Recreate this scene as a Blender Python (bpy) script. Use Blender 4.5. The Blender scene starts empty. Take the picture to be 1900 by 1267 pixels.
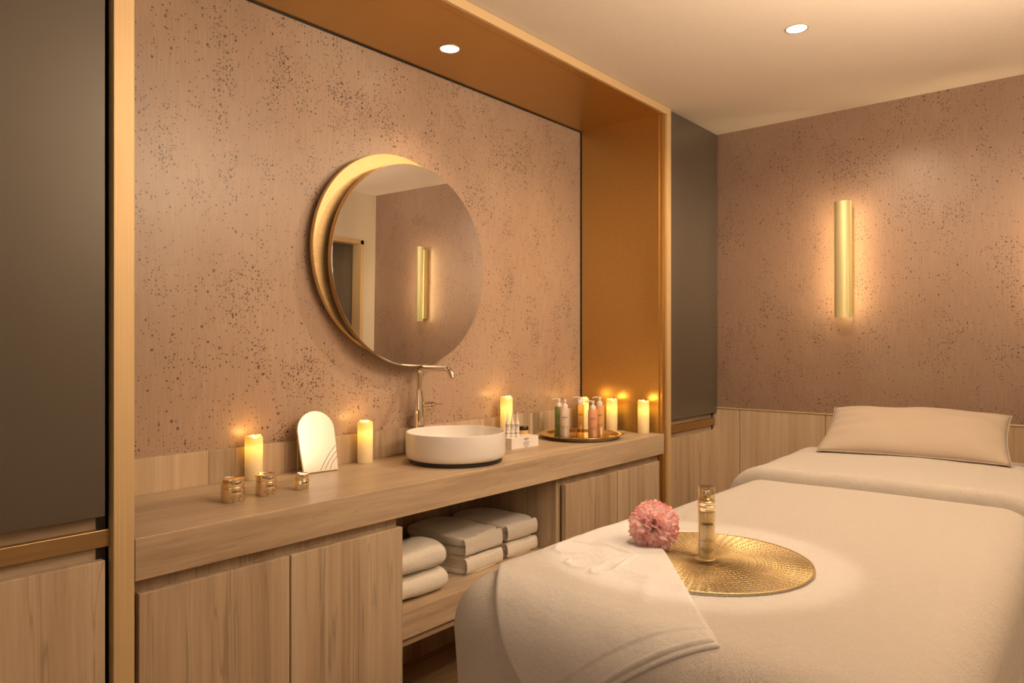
import bpy, bmesh, math, random
from mathutils import Vector, Matrix, noise
PI = math.pi
C = bpy.context.scene.collection
S = bpy.context.scene
R = random.Random(7)

# ------------------------------------------------------------------ camera, world, lights, exposure
YAW = math.radians(40.087)
cam = bpy.data.objects.new('camera', bpy.data.cameras.new('camera'))
C.objects.link(cam)
cam.location = (0, 0, 1.30)
cam.rotation_euler = (PI/2, 0, YAW - PI/2)
cam.data.sensor_width = 36
cam.data.lens = 36*1325.8/1900
cam.data.shift_y = 5.7/1900
cam.data.clip_start = .02
S.camera = cam
w = bpy.data.worlds.new('world'); S.world = w; w.use_nodes = True
w.node_tree.nodes['Background'].inputs[0].default_value = (.9, .75, .6, 1)
w.node_tree.nodes['Background'].inputs[1].default_value = .05
S.view_settings.view_transform = 'Standard'
S.view_settings.look = 'None'
S.view_settings.gamma = 1
S.view_settings.use_curve_mapping = False
S.view_settings.exposure = 0.0
try:
    S.cycles.max_bounces = 8; S.cycles.diffuse_bounces = 5; S.cycles.glossy_bounces = 4
    S.cycles.transmission_bounces = 8; S.cycles.transparent_max_bounces = 8
    S.cycles.sample_clamp_indirect = 4; S.cycles.use_denoising = True
    S.cycles.caustics_reflective = False; S.cycles.caustics_refractive = False
except Exception: pass
WARM = (1.0, .72, .46); SOFT = (1.0, .772, .56)

def spot(name, loc, power, angle, blend, size, col=WARM, aim=(0, 0, -1)):
    l = bpy.data.lights.new(name, 'SPOT'); l.energy = power; l.color = col
    l.spot_size = math.radians(angle); l.spot_blend = blend; l.shadow_soft_size = size
    o = bpy.data.objects.new(name, l); C.objects.link(o); o.location = loc
    o.rotation_euler = Vector(aim).to_track_quat('-Z', 'Y').to_euler()
    return o
def area(name, loc, power, sx, sy, col=SOFT, aim=(0, 0, -1), spread=180):
    l = bpy.data.lights.new(name, 'AREA'); l.energy = power; l.color = col
    l.shape = 'RECTANGLE'; l.size = sx; l.size_y = sy; l.spread = math.radians(spread)
    o = bpy.data.objects.new(name, l); C.objects.link(o); o.location = loc
    o.rotation_euler = Vector(aim).to_track_quat('-Z', 'Y').to_euler()
    return o
CEIL = 2.494; SOFF = 2.456
area('room_fill', (-.9, .25, 1.75), 6, 1.3, 1.3, (1, .84, .68), (1, .22, -.42))  # added fill from behind the camera, no real lamp there
spot('downlight_beam', (2.76, .916, CEIL-.02), 50, 164, .5, .03)
spot('downlight_beam', (1.98, 1.985, SOFF-.02), 17, 92, 1, .03, (1, .64, .33))
spot('downlight_beam', (1.50, .72, CEIL-.02), 46, 25, .35, .015, (1, .80, .62))
area('niche_fill', (2.2, -.22, 2.47), 13, 1.3, .35, SOFT, (.02, .9, -.5), 120)  # added unseen fill panel that washes the niche wall
area('bounce_fill', (1.75, -.22, 1.75), 52, .5, .5, SOFT, (.15, .1, 1))  # added unseen fill aimed up to brighten the ceiling

# ------------------------------------------------------------------ helpers
def tag(o, label=None, cat=None, group=None, kind=None):
    if label: o['label'] = label
    if cat: o['category'] = cat
    if group: o['group'] = group
    if kind: o['kind'] = kind
    return o
def thing(name, label, cat, loc=(0, 0, 0), rotz=0, group=None):
    o = bpy.data.objects.new(name, None); C.objects.link(o)
    o.location = loc; o.rotation_euler = (0, 0, rotz); o.empty_display_size = .05
    return tag(o, label, cat, group)
def obj(name, bm, mat, parent=None, smooth=False, loc=None, rot=None):
    me = bpy.data.meshes.new(name)
    bmesh.ops.recalc_face_normals(bm, faces=bm.faces[:])
    bm.to_mesh(me); bm.free()
    for m in (mat if isinstance(mat, (list, tuple)) else [mat]): me.materials.append(m)
    if smooth:
        for p in me.polygons: p.use_smooth = True
        if smooth != 'all':
            me.set_sharp_from_angle(angle=math.radians(40))
    o = bpy.data.objects.new(name, me); C.objects.link(o)
    if parent: o.parent = parent
    if loc: o.location = loc
    if rot: o.rotation_euler = rot
    return o
def shared(name, me, parent, loc, rot=(0, 0, 0), sc=(1, 1, 1)):
    o = bpy.data.objects.new(name, me); C.objects.link(o); o.parent = parent
    o.location = loc; o.rotation_euler = rot; o.scale = sc
    return o
def box(x0, x1, y0, y1, z0, z1, bev=0.0, bm=None):
    new = bmesh.new()
    bmesh.ops.create_cube(new, size=1)
    bmesh.ops.scale(new, vec=(x1-x0, y1-y0, z1-z0), verts=new.verts)
    bmesh.ops.translate(new, vec=((x0+x1)/2, (y0+y1)/2, (z0+z1)/2), verts=new.verts)
    if bev:
        bmesh.ops.bevel(new, geom=new.edges[:], offset=bev, segments=2, affect='EDGES', profile=.5)
    if bm is None: return new
    merge(bm, new); return bm
def merge(bm, other):
    me = bpy.data.meshes.new('t'); other.to_mesh(me); other.free(); bm.from_mesh(me); bpy.data.meshes.remove(me)
def lathe(prof, n=48, bm=None, wob=None):
    bm = bm or bmesh.new(); rings = []
    for i, (r, z) in enumerate(prof):
        if r < 1e-6: rings.append([bm.verts.new((0, 0, z))])
        else:
            ring = []
            for k in range(n):
                a = 2*PI*k/n; rr, zz = (r, z) if wob is None else wob(i, a, r, z)
                ring.append(bm.verts.new((rr*math.cos(a), rr*math.sin(a), zz)))
            rings.append(ring)
    for a, b in zip(rings, rings[1:]):
        if len(a) == 1 and len(b) == 1: continue
        for k in range(n):
            k2 = (k+1) % n
            if len(a) == 1: bm.faces.new((a[0], b[k], b[k2]))
            elif len(b) == 1: bm.faces.new((a[k], a[k2], b[0]))
            else: bm.faces.new((a[k], a[k2], b[k2], b[k]))
    return bm
def tube(pts, r, n=10, bm=None, cap=True):
    bm = bm or bmesh.new(); pts = [Vector(p) for p in pts]; rings = []
    rs = r if isinstance(r, (list, tuple)) else [r]*len(pts)
    t0 = (pts[1]-pts[0]).normalized(); up = Vector((0, 0, 1)) if abs(t0.z) < .9 else Vector((1, 0, 0))
    nrm = t0.cross(up).normalized()
    for i, p in enumerate(pts):
        t = (pts[min(i+1, len(pts)-1)]-pts[max(i-1, 0)]).normalized()
        nrm = (nrm - t*nrm.dot(t)).normalized(); b = t.cross(nrm)
        rings.append([bm.verts.new(p + (nrm*math.cos(2*PI*k/n)+b*math.sin(2*PI*k/n))*rs[i]) for k in range(n)])
    for a, b in zip(rings, rings[1:]):
        for k in range(n): bm.faces.new((a[k], a[(k+1) % n], b[(k+1) % n], b[k]))
    if cap: bm.faces.new(rings[0]); bm.faces.new(rings[-1][::-1])
    return bm
def prism(poly, y0, y1, bm=None, axis='y'):
    bm = bm or bmesh.new()
    f = (lambda p, y: (p[0], y, p[1])) if axis == 'y' else (lambda p, y: (p[0], p[1], y))
    a = [bm.verts.new(f(p, y0)) for p in poly]; b = [bm.verts.new(f(p, y1)) for p in poly]
    n = len(poly)
    bm.faces.new(a); bm.faces.new(b[::-1])
    for k in range(n): bm.faces.new((a[k], b[k], b[(k+1) % n], a[(k+1) % n]))
    return bm
def grid(nu, nv, f, bm=None, closed_u=False):
    bm = bm or bmesh.new()
    V = [[bm.verts.new(f(i/nu, j/nv)) for j in range(nv+1)] for i in range(nu+1)]
    for i in range(nu):
        for j in range(nv): bm.faces.new((V[i][j], V[i+1][j], V[i+1][j+1], V[i][j+1]))
    return bm
def text_mesh(s, size, bend=None, ext=.0002, align='CENTER', off=.0):
    cu = bpy.data.curves.new('t', 'FONT'); cu.body = s; cu.size = size; cu.extrude = ext
    cu.align_x = align; cu.align_y = 'CENTER'; cu.resolution_u = 3; cu.offset = off
    o = bpy.data.objects.new('t', cu); C.objects.link(o)
    dg = bpy.context.evaluated_depsgraph_get()
    me = bpy.data.meshes.new_from_object(o.evaluated_get(dg))
    bpy.data.objects.remove(o); bpy.data.curves.remove(cu)
    bm = bmesh.new(); bm.from_mesh(me); bpy.data.meshes.remove(me)
    for v in bm.verts:
        x, y, z = v.co
        if bend:   # wrap round a vertical cylinder, facing -Y
            a = x/bend; v.co = ((bend+z)*math.sin(a), -(bend+z)*math.cos(a), y)
        else: v.co = (x, -z, y)
    return bm

# ------------------------------------------------------------------ materials
MATS = {}
def mat(name, col=(.8, .8, .8), rough=.5, metal=0, **k):
    if name in MATS: return MATS[name]
    m = bpy.data.materials.new(name); m.use_nodes = True; MATS[name] = m
    b = m.node_tree.nodes['Principled BSDF']
    b.inputs['Base Color'].default_value = (*col, 1); b.inputs['Roughness'].default_value = rough
    b.inputs['Metallic'].default_value = metal
    for kk, v in k.items(): b.inputs[kk.replace('_', ' ')].default_value = v
    return m
class N:
    def __init__(s, m): s.m = m; s.t = m.node_tree; s.b = s.t.nodes['Principled BSDF']
    def new(s, ty, **k):
        n = s.t.nodes.new(ty)
        for kk, v in k.items(): setattr(n, kk, v)
        return n
    def link(s, a, b): s.t.links.new(a, b)
    def coord(s, scale=(1, 1, 1), kind='Object'):
        c = s.new('ShaderNodeTexCoord'); mp = s.new('ShaderNodeMapping')
        mp.inputs['Scale'].default_value = scale; s.link(c.outputs[kind], mp.inputs[0]); return mp.outputs[0]
    def noise(s, scale, vec, detail=4, rough=.55, dist=0):
        n = s.new('ShaderNodeTexNoise'); n.inputs['Scale'].default_value = scale; n.inputs['Detail'].default_value = detail
        n.inputs['Roughness'].default_value = rough; n.inputs['Distortion'].default_value = dist
        if vec: s.link(vec, n.inputs['Vector'])
        return n.outputs[0]
    def ramp(s, fac, stops, interp='LINEAR'):
        r = s.new('ShaderNodeValToRGB'); r.color_ramp.interpolation = interp
        e = r.color_ramp.elements
        while len(e) < len(stops): e.new(.5)
        for el, (p, c) in zip(e, stops): el.position = p; el.color = (*c, 1) if len(c) == 3 else c
        s.link(fac, r.inputs[0]); return r.outputs[0]
    def mix(s, fac, a, b, mode='MIX'):
        n = s.new('ShaderNodeMix', data_type='RGBA', blend_type=mode)
        for sock, v in ((n.inputs['Factor'], fac), (n.inputs[6], a), (n.inputs[7], b)):
            if hasattr(v, 'default_value') or hasattr(v, 'is_linked'): s.link(v, sock)
            elif isinstance(v, (int, float)): sock.default_value = v
            else: sock.default_value = (*v, 1)
        return n.outputs[2]
    def math(s, op, a, b=0):
        n = s.new('ShaderNodeMath', operation=op)
        for sock, v in zip(n.inputs, (a, b)):
            if isinstance(v, (int, float)): sock.default_value = v
            else: s.link(v, sock)
        return n.outputs[0]
    def bump(s, h, strength=.2, dist=.002):
        b = s.new('ShaderNodeBump'); b.inputs['Strength'].default_value = strength; b.inputs['Distance'].default_value = dist
        s.link(h, b.inputs['Height']); s.link(b.outputs[0], s.b.inputs['Normal'])
def thin_glass(name, tint, ior=1.45, gl=(1, 1, 1)):
    m = mat(name, tint, .03); n = N(m)
    tr = n.new('ShaderNodeBsdfTransparent'); tr.inputs[0].default_value = (*tint, 1)
    gs = n.new('ShaderNodeBsdfGlossy'); gs.inputs[0].default_value = (*gl, 1); gs.inputs['Roughness'].default_value = .03
    lw = n.new('ShaderNodeLayerWeight'); lw.inputs[0].default_value = .5
    ms = n.new('ShaderNodeMixShader'); n.link(n.math('ADD', n.math('MULTIPLY', n.math('POWER', lw.outputs['Facing'], 3), .6), .07), ms.inputs[0]); n.link(tr.outputs[0], ms.inputs[1]); n.link(gs.outputs[0], ms.inputs[2])
    n.link(ms.outputs[0], n.t.nodes['Material Output'].inputs[0]); return m
def g(v): return (v, v, v)

# speckled fibre wallpaper
def wallpaper(name='speckled_wallpaper', tone=(1, 1, 1), spk=1.0):
    m = mat(name, rough=.42, Coat_Weight=.34, Coat_Roughness=.30, Coat_IOR=1.7); n = N(m)
    c = n.new('ShaderNodeTexCoord'); sx = n.new('ShaderNodeSeparateXYZ'); n.link(c.outputs['Object'], sx.inputs[0])
    u = n.math('ADD', sx.outputs[0], sx.outputs[1])
    cb = n.new('ShaderNodeCombineXYZ'); n.link(u, cb.inputs[0]); n.link(sx.outputs[2], cb.inputs[1])
    v2 = cb.outputs[0]
    def mapped(sc):
        mp = n.new('ShaderNodeMapping'); mp.inputs['Scale'].default_value = sc; n.link(v2, mp.inputs[0]); return mp.outputs[0]
    big = n.noise(2.2, mapped((1, .6, 1)), 3)
    col = n.ramp(big, [(p_, tuple(a_*b_ for a_, b_ in zip(c_, tone))) for p_, c_ in ((.3, (.435, .295, .21)), (.55, (.49, .34, .245)), (.75, (.52, .385, .285)))])
    fib = n.noise(1, mapped((210, 9, 1)), 5, .6)
    col = n.mix(.38, col, n.ramp(fib, [(.3, g(.55)), (.7, g(1.15))]), 'MULTIPLY')
    clump = n.ramp(n.noise(7, mapped((1.2, .55, 1)), 3), [(.50, g(0)), (.80, g(1))])
    tot = None
    for sc, rad, keep in ((52, .175, .38), (88, .21, .40), (135, .25, .40)):
        vo = n.new('ShaderNodeTexVoronoi', voronoi_dimensions='2D'); n.link(mapped((1, .85, 1)), vo.inputs['Vector'])
        vo.inputs['Scale'].default_value = sc
        s2 = n.new('ShaderNodeSeparateColor'); n.link(vo.outputs['Color'], s2.inputs[0])
        thr = n.math('ADD', n.math('MULTIPLY', clump, .85), keep-.33)
        on = n.math('LESS_THAN', s2.outputs[0], thr)
        r_ = n.math('MULTIPLY', n.math('ADD', s2.outputs[1], .35), rad)
        d = n.math('SUBTRACT', 1, n.math('SMOOTH_MIN', 1, n.math('DIVIDE', vo.outputs['Distance'], r_)))
        d = n.math('MINIMUM', n.math('MULTIPLY', n.math('MAXIMUM', d, 0), 3.2), 1)
        k = n.math('MULTIPLY', d, on)
        tot = k if tot is None else n.math('MAXIMUM', tot, k)
    col = n.mix(n.math('MULTIPLY', tot, .92*spk), col, (.060, .020, .010))
    n.link(col, n.b.inputs['Base Color'])
    n.bump(n.math('SUBTRACT', fib, tot), .25, .001)
    return m
# vein-cut travertine, streaks along z or x
def travertine(name, axis, tone=1.0, vein=1.0, rough=.45):
    m = mat(name, rough=rough); n = N(m)
    s = {'z': (1, 1, .028), 'x': (.07, 1, 1)}[axis]
    v = n.coord(s)
    warp = n.noise(2.5, n.coord(), 3)
    mv = n.new('ShaderNodeMix', data_type='VECTOR'); mv.inputs['Factor'].default_value = .012*vein
    wn = n.new('ShaderNodeTexNoise'); wn.inputs['Scale'].default_value = 3; n.link(n.coord(), wn.inputs['Vector'])
    n.link(v, mv.inputs[4]); n.link(wn.outputs['Color'], mv.inputs[5]); v = mv.outputs[1]
    a = n.noise(9, v, 8, .62); b = n.noise(45, v, 5, .7); c3 = n.noise(26, v, 2, .5)
    t = tone
    col = n.ramp(a, [(.28, (.32*t, .228*t, .145*t)), (.45, (.43*t, .320*t, .215*t)), (.58, (.50*t, .387*t, .268*t)), (.75, (.56*t, .448*t, .322*t))])
    col = n.mix(.42, col, n.ramp(b, [(.32, g(.6)), (.66, g(1.18))]), 'MULTIPLY')
    line = n.ramp(n.math('ABSOLUTE', n.math('SUBTRACT', c3, .5)), [(0, g(.55)), (.014, g(1))])
    col = n.mix(.55*vein, col, line, 'MULTIPLY')
    n.link(col, n.b.inputs['Base Color']); n.bump(b, .12, .001)
    return m
def brushed(name, col, rough=.3, scale=(300, 300, 2), strength=.12, aniso=0, metal=1):
    m = mat(name, col, rough, metal); n = N(m)
    f = n.noise(1, n.coord(scale), 3)
    n.link(n.mix(.5, col, n.ramp(f, [(.3, tuple(x*.82 for x in col)), (.7, tuple(min(1, x*1.1) for x in col))])), n.b.inputs['Base Color'])
    n.link(n.ramp(f, [(.2, g(rough*.85)), (.8, g(rough*1.2))]), n.b.inputs['Roughness'])
    n.bump(f, strength, .0004)
    return m
def plaster(name, col, rough=.85, sc=60, st=.05):
    m = mat(name, col, rough); n = N(m); f = n.noise(sc, n.coord(), 4)
    n.link(n.mix(.06, col, n.ramp(f, [(.3, g(.5)), (.7, g(1))]), 'MULTIPLY'), n.b.inputs['Base Color'])
    n.bump(f, st, .001); return m
def plush(name, col, sc=420, st=.6, dist=.003, streak=(1, 1, 1)):
    m = mat(name, col, .95); n = N(m)
    f = n.noise(sc, n.coord(streak), 4, .7); f2 = n.noise(sc*.12, n.coord(streak), 4, .65)
    n.link(n.mix(.22, col, n.ramp(f, [(.3, g(.55)), (.65, g(1.05))]), 'MULTIPLY'), n.b.inputs['Base Color'])
    n.b.inputs['Sheen Weight'].default_value = .25; n.b.inputs['Sheen Roughness'].default_value = .5
    n.bump(n.math('ADD', n.math('MULTIPLY', f, .5), f2), st, dist); return m
WALLP = wallpaper()
WALLP2 = wallpaper('shaded_mauve_wallpaper', (.62, .585, .585), .9)  # same paper, mauver, with the bed wall's dimness painted into its tone
TRAV = travertine('vein_cut_travertine', 'z', 1.08, 1.2)
TRAV_LIGHT = travertine('pale_travertine', 'z', 1.22, .35)
TRAV_SPLASH = travertine('travertine_splash', 'z', 1.25, .4, .25)
TRAV_X = travertine('travertine_top', 'x', 1.08, .5)
TRAV_EDGE = travertine('travertine_edge', 'x', 1.1, .7)
GOLD_FACE = brushed('brushed_brass', (.74, .55, .30), .45, (260, 260, 2), .12, 0, .38)
GOLD_PANEL = brushed('satin_bronze_gold', (.62, .40, .145), .36, (160, 160, 160), .03)
GOLD_RAIL = brushed('satin_brass_rail', (.50, .345, .17), .38, (4, 200, 200), .05)
BRASS = brushed('satin_brass', (.66, .59, .32), .46, (400, 400, 3), .05, 0, .5)
BRASS_DISC = brushed('brass_disc', (.84, .60, .29), .42, (30, 30, 90), .05, 0, .65)
POLISH = mat('polished_gold', (.97, .82, .58), .09, 1)
TRAYGOLD = mat('polished_brass_tray', (.88, .68, .38), .14, 1)
CHROME = mat('warm_chrome', (.80, .73, .64), .05, 1)
MIRROR = mat('mirror_glass', (.93, .93, .93), .003, 1)
TAUPE = mat('taupe_lacquer', (.092, .077, .060), .38, .15, Coat_Weight=.4, Coat_Roughness=.3)
DARK = mat('dark_reveal', (.055, .048, .036), .6)
PAINT_CEIL = plaster('ceiling_paint', (.80, .72, .62))
PAINT_WALL = plaster('cream_wall_paint', (.74, .68, .57))
WHITE_BASIN = mat('ceramic_white', (.84, .80, .76), .28, 0, Coat_Weight=.4, Coat_Roughness=.12)
BLACK = mat('black_rubber', (.012, .010, .009), .45)
BLANKET = plush('plush_blanket', (.56, .515, .465), 200, .9, .005, (1, 1.8, 1))
TOWEL = plush('terry_towel', (.70, .665, .63), 420, .9, .004)
TOWEL2 = plush('folded_terry', (.84, .78, .69), 420, .8, .004)
SHEET = plush('cotton_sheet', (.84, .79, .72), 900, .15, .001)
PILLOWC = plush('pillow_cotton', (.44, .36, .285), 900, .12, .001)
INK = mat('dark_ink', (.03, .02, .015), .6)
INK_GOLD = mat('brown_ink', (.20, .11, .045), .5)
def emit(name, col, st):
    m = mat(name, col, .5); b = m.node_tree.nodes['Principled BSDF']
    b.inputs['Emission Color'].default_value = (*col, 1); b.inputs['Emission Strength'].default_value = st; return m
LAMP = emit('lamp_diffuser', (1, .86, .62), 6)
LED = emit('led_tube', (1, .70, .36), 95)
FLAME = emit('flame_tip', (1, .88, .45), 6)

# ------------------------------------------------------------------ room shell
YW = 2.222; XR = 3.87; YF = -.515; XL = -1.8
def struct(name, bm, m, smooth=False): return tag(obj(name, bm, m, None, smooth), kind='structure')
struct('ceiling', box(XL, XR, YF, YW+.1, CEIL, CEIL+.1), PAINT_CEIL)
struct('wall_back', box(XL, XR, YW, YW+.1, -.06, CEIL), WALLP)
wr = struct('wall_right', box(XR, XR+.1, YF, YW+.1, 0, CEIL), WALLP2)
struct('wall_left', box(XL-.1, XL, YF, YW+.1, 0, CEIL), PAINT_WALL)
bmw = box(XL, 2.86, YF-.1, YF, 0, CEIL); box(3.74, XR, YF-.1, YF, 0, CEIL, bm=bmw); box(2.86, 3.74, YF-.1, YF, 2.10, CEIL, bm=bmw)
struct('wall_front', bmw, PAINT_WALL)
# doorway in the wall the round mirror looks at
dr = tag(bpy.data.objects.new('door_1', None), kind='structure'); C.objects.link(dr)
obj('door_leaf', box(2.89, 3.71, YF-.13, YF-.095, .01, 2.07, .003), TAUPE, dr)
fb = box(2.86, 2.89, YF-.10, YF+.012, 0, 2.10); box(3.71, 3.74, YF-.10, YF+.012, 0, 2.10, bm=fb); box(2.86, 3.74, YF-.10, YF+.012, 2.07, 2.10, bm=fb)
obj('door_frame', fb, GOLD_FACE, dr)
hb = tube([(2.96, YF-.095, 1.02), (2.96, YF-.045, 1.02), (3.07, YF-.045, 1.02)], .009, 10)
obj('door_handle', hb, CHROME, dr, True)
# floor: base slab and boards
FLOORW = mat('floor_board', (.2, .12, .06), .45)
n_ = N(FLOORW); oi = n_.new('ShaderNodeObjectInfo')
fn = n_.noise(1, n_.coord((3, 60, 60)), 5, .6)
fc = n_.ramp(fn, [(.3, (.27, .165, .08)), (.7, (.45, .29, .15))])
n_.link(n_.mix(.35, fc, n_.ramp(oi.outputs['Random'], [(0, g(.55)), (1, g(1.1))]), 'MULTIPLY'), n_.b.inputs['Base Color'])
n_.bump(fn, .1, .001)
fl = struct('floor', box(XL, XR, YF, YW, -.06, -.014), DARK)
bd = box(-.598, .598, -.0685, .0685, -.014, 0, .0015)
me_board = bpy.data.meshes.new('plank'); bd.to_mesh(me_board); bd.free(); me_board.materials.append(FLOORW)
ROWS = 19; PITCH = (YW-YF)/ROWS
for row in range(ROWS):
    yy = YF+PITCH*(row+.5); xx = XL+.6-(row % 3)*.4
    while xx < XR+.6:
        lo, hi = max(xx-.598, XL+.002), min(xx+.598, XR-.002)
        if hi-lo > .05: shared('plank', me_board, fl, ((lo+hi)/2, yy, 0), sc=((hi-lo)/1.196, (PITCH-.002)/.137, 1))
        xx += 1.2
# wainscot on the right wall: stone panels and a brass line
wx = XR-.014
for a, b in ((1.750, 1.5925), (1.5895, 1.1365), (1.1335, .6815), (.6785, .2265), (.2235, -.2285), (-.2315, -.512)):
    obj('wainscot_panel', box(wx, XR, b, a, .0, .938, .0012), TRAV_LIGHT, wr)
tr1 = struct('trim_1', box(wx-.004, XR, YF, 1.745, .9385, .9445, .001), BRASS)

# ------------------------------------------------------------------ gold portal round the vanity
XI0, XI1 = .696, 3.218; XO0, XO1 = .651, 3.2925; YP = 1.716
pf = thing('niche_frame', 'tall brushed brass portal frame lining the lit niche around the vanity', 'frame', (XI0, YP, 0))
def rel(o, p): o.parent = p; o.matrix_parent_inverse = Matrix.Translation(-Vector(p.location)); return o
def part(name, bm, m, p, smooth=False):
    # geometry is given in world coordinates; shift it into the parent's frame
    inv = (Matrix.Translation(p.location) @ p.rotation_euler.to_matrix().to_4x4()).inverted()
    bmesh.ops.transform(bm, matrix=inv, verts=bm.verts)
    return obj(name, bm, m, p, smooth)
part('left_post', box(XO0, XI0, YP, YP+.03, 0, CEIL-.001, .0015), GOLD_FACE, pf)
part('right_post', box(3.2575, XO1, YP, YP+.03, 0, CEIL-.001, .0015), GOLD_FACE, pf)
part('header', box(XI0, 3.2575, YP, YP+.03, SOFF+.002, CEIL-.001, .0015), GOLD_FACE, pf)
part('inner_strip', box(3.224, 3.2575, YP+.012, YP+.045, 0, SOFF+.002, .001), GOLD_PANEL, pf)
part('inner_strip', box(XI0, 3.224, YP+.012, YP+.045, SOFF+.001, SOFF+.03, .001), GOLD_PANEL, pf)
part('side_panel', box(XI1, XI1+.03, YP+.03, YW-.008, 0, SOFF), GOLD_PANEL, pf)
part('side_panel', box(XI0-.03, XI0, YP+.03, YW-.008, 0, SOFF), GOLD_PANEL, pf)
part('soffit_panel', box(XI0, XI1, YP+.045, YW-.008, SOFF, SOFF+.02), GOLD_PANEL, pf)
# black strips painted as the shade in the gap between panels and papered wall
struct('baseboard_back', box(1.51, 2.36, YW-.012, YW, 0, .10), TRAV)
struct('gap_shade_side', box(XI1-.002, XI1+.03, YW-.010, YW, .95, SOFF), BLACK)
struct('gap_shade_top', box(XI0, XI1, YW-.010, YW, SOFF-.004, SOFF+.02), BLACK)

# ------------------------------------------------------------------ tall cabinets either side
def tall_cabinet(x0, x1, gapside, label_, name='tall_cabinet'):
    t = thing(name, label_, 'cabinet', ((x0+x1)/2, 1.98, 0))
    cb = box(x0, x1, 1.762, YW-.002, .0, CEIL-.002)
    part('carcass', cb, DARK, t)
    sx0, sx1 = (x0, x1-.022) if gapside > 0 else (x0+.012, x1-.010)
    part('stone_reveal', box(sx0, sx1, 1.757, 1.766, .80, .93), TRAV_X, t)
    part('upper_door', box(x0+.004 if gapside > 0 else x0+.013, x1-.014 if gapside > 0 else x1-.004, 1.724, 1.746, .916, CEIL-.004, .0015), TAUPE, t)
    part('lower_door', box(x0+.004 if gapside > 0 else x0+.013, x1-.014 if gapside > 0 else x1-.004, 1.724, 1.746, .06, .818, .0015), TRAV, t)
    # finger-pull rail: lip, coved back
    bm = box(x0, x1 if gapside > 0 else x1-.012, 1.735, 1.7565, .845, .884, .0015)
    part('rail', bm, GOLD_RAIL, t)
    part('plinth', box(x0+.004, x1-.004, 1.756, 1.762, .0, .055), DARK, t)
    return t
tall_cabinet(.03, .6505, 1, 'dark taupe lacquered tall cabinet with stone lower door, left of the niche')
tall_cabinet(3.293, XR-.004, -1, 'grey-taupe lacquered tall cabinet between niche and bed wall, with pale stone lower door')
struct('wall_niche', box(XL, .029, 1.73, YW, 0, CEIL), PAINT_WALL)

# ------------------------------------------------------------------ vanity
CT = .855; CF = 1.7147
def cabinet(x0, x1, doors, label_, z0=.055):
    t = thing('vanity_cabinet', label_, 'cabinet', ((x0+x1)/2, 1.95, 0))
    part('carcass', box(x0, x1, 1.752, YW-.01, z0, .7555), TRAV, t)
    part('plinth', box(x0+.01, x1-.01, 1.79, YW-.02, 0, z0), DARK, t)
    for a, b in doors:
        part('door', box(a, b, 1.7205, 1.7425, z0+.01, .7235, .0015), TRAV, t)
        part('hinge_strip', box(a+.02, b-.02, 1.742, 1.753, z0+.03, .70), DARK, t)
    return t
cabinet(XI0+.001, 1.5072, ((.708, 1.1015), (1.1065, 1.507)), 'brown veined stone vanity cabinet with two doors, under the left of the counter')
cabinet(2.362, 3.216, ((2.387, 2.783), (2.789, 3.178)), 'pale veined stone vanity cabinet with two doors, behind the bed')
sh = thing('open_shelf', 'floating stone shelf for towels between the two vanity cabinets', 'shelf', (1.93, 1.95, .355))
part('shelf_board', box(1.5080, 2.3612, 1.722, YW-.012, .362, .449, .0015), TRAV_X, sh)
part('under_lip', box(1.5080, 2.3612, 1.738, YW-.012, .333, .362), TRAV_X, sh)
part('back_panel', box(1.5080, 2.3612, YW-.012, YW-.003, .333, .755), TRAV, sh)
ct = thing('countertop', 'long thick veined travertine countertop running the width of the niche', 'countertop', (1.95, 1.95, CT-.099))
part('slab', box(XI0+.0008, 3.2165, CF, YW-.022, CT-.099, CT, .002), TRAV_X, ct)
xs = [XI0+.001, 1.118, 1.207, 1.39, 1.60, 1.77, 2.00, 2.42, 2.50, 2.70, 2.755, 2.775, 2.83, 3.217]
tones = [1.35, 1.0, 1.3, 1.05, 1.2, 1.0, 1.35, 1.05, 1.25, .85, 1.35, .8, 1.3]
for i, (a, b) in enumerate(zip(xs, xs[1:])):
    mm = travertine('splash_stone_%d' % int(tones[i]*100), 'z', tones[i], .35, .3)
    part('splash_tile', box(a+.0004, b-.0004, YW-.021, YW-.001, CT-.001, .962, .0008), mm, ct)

# ------------------------------------------------------------------ downlights
def downlight(x, y, z, label_):
    t = thing('downlight', label_, 'ceiling light', (x, y, z), group='recessed downlights')
    obj('trim_ring', lathe([(.036, -.0005), (.0405, -.003), (.042, -.0015), (.042, .002), (.036, .002), (.036, -.0005)], 40), mat('lamp_trim', (.55, .42, .26), .3, .6), t, True)
    obj('diffuser', lathe([(0, -.0012), (.0362, -.0012), (.0362, .001), (0, .001)], 40), LAMP, t)
    return t
downlight(1.98, 1.985, SOFF, 'round recessed downlight glowing in the gold soffit above the round mirror')
downlight(2.76, .916, CEIL, 'round recessed downlight glowing in the plain ceiling above the bed')
downlight(1.50, .72, CEIL, 'round recessed downlight in the ceiling over the foot of the bed, nearest the camera')

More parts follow.
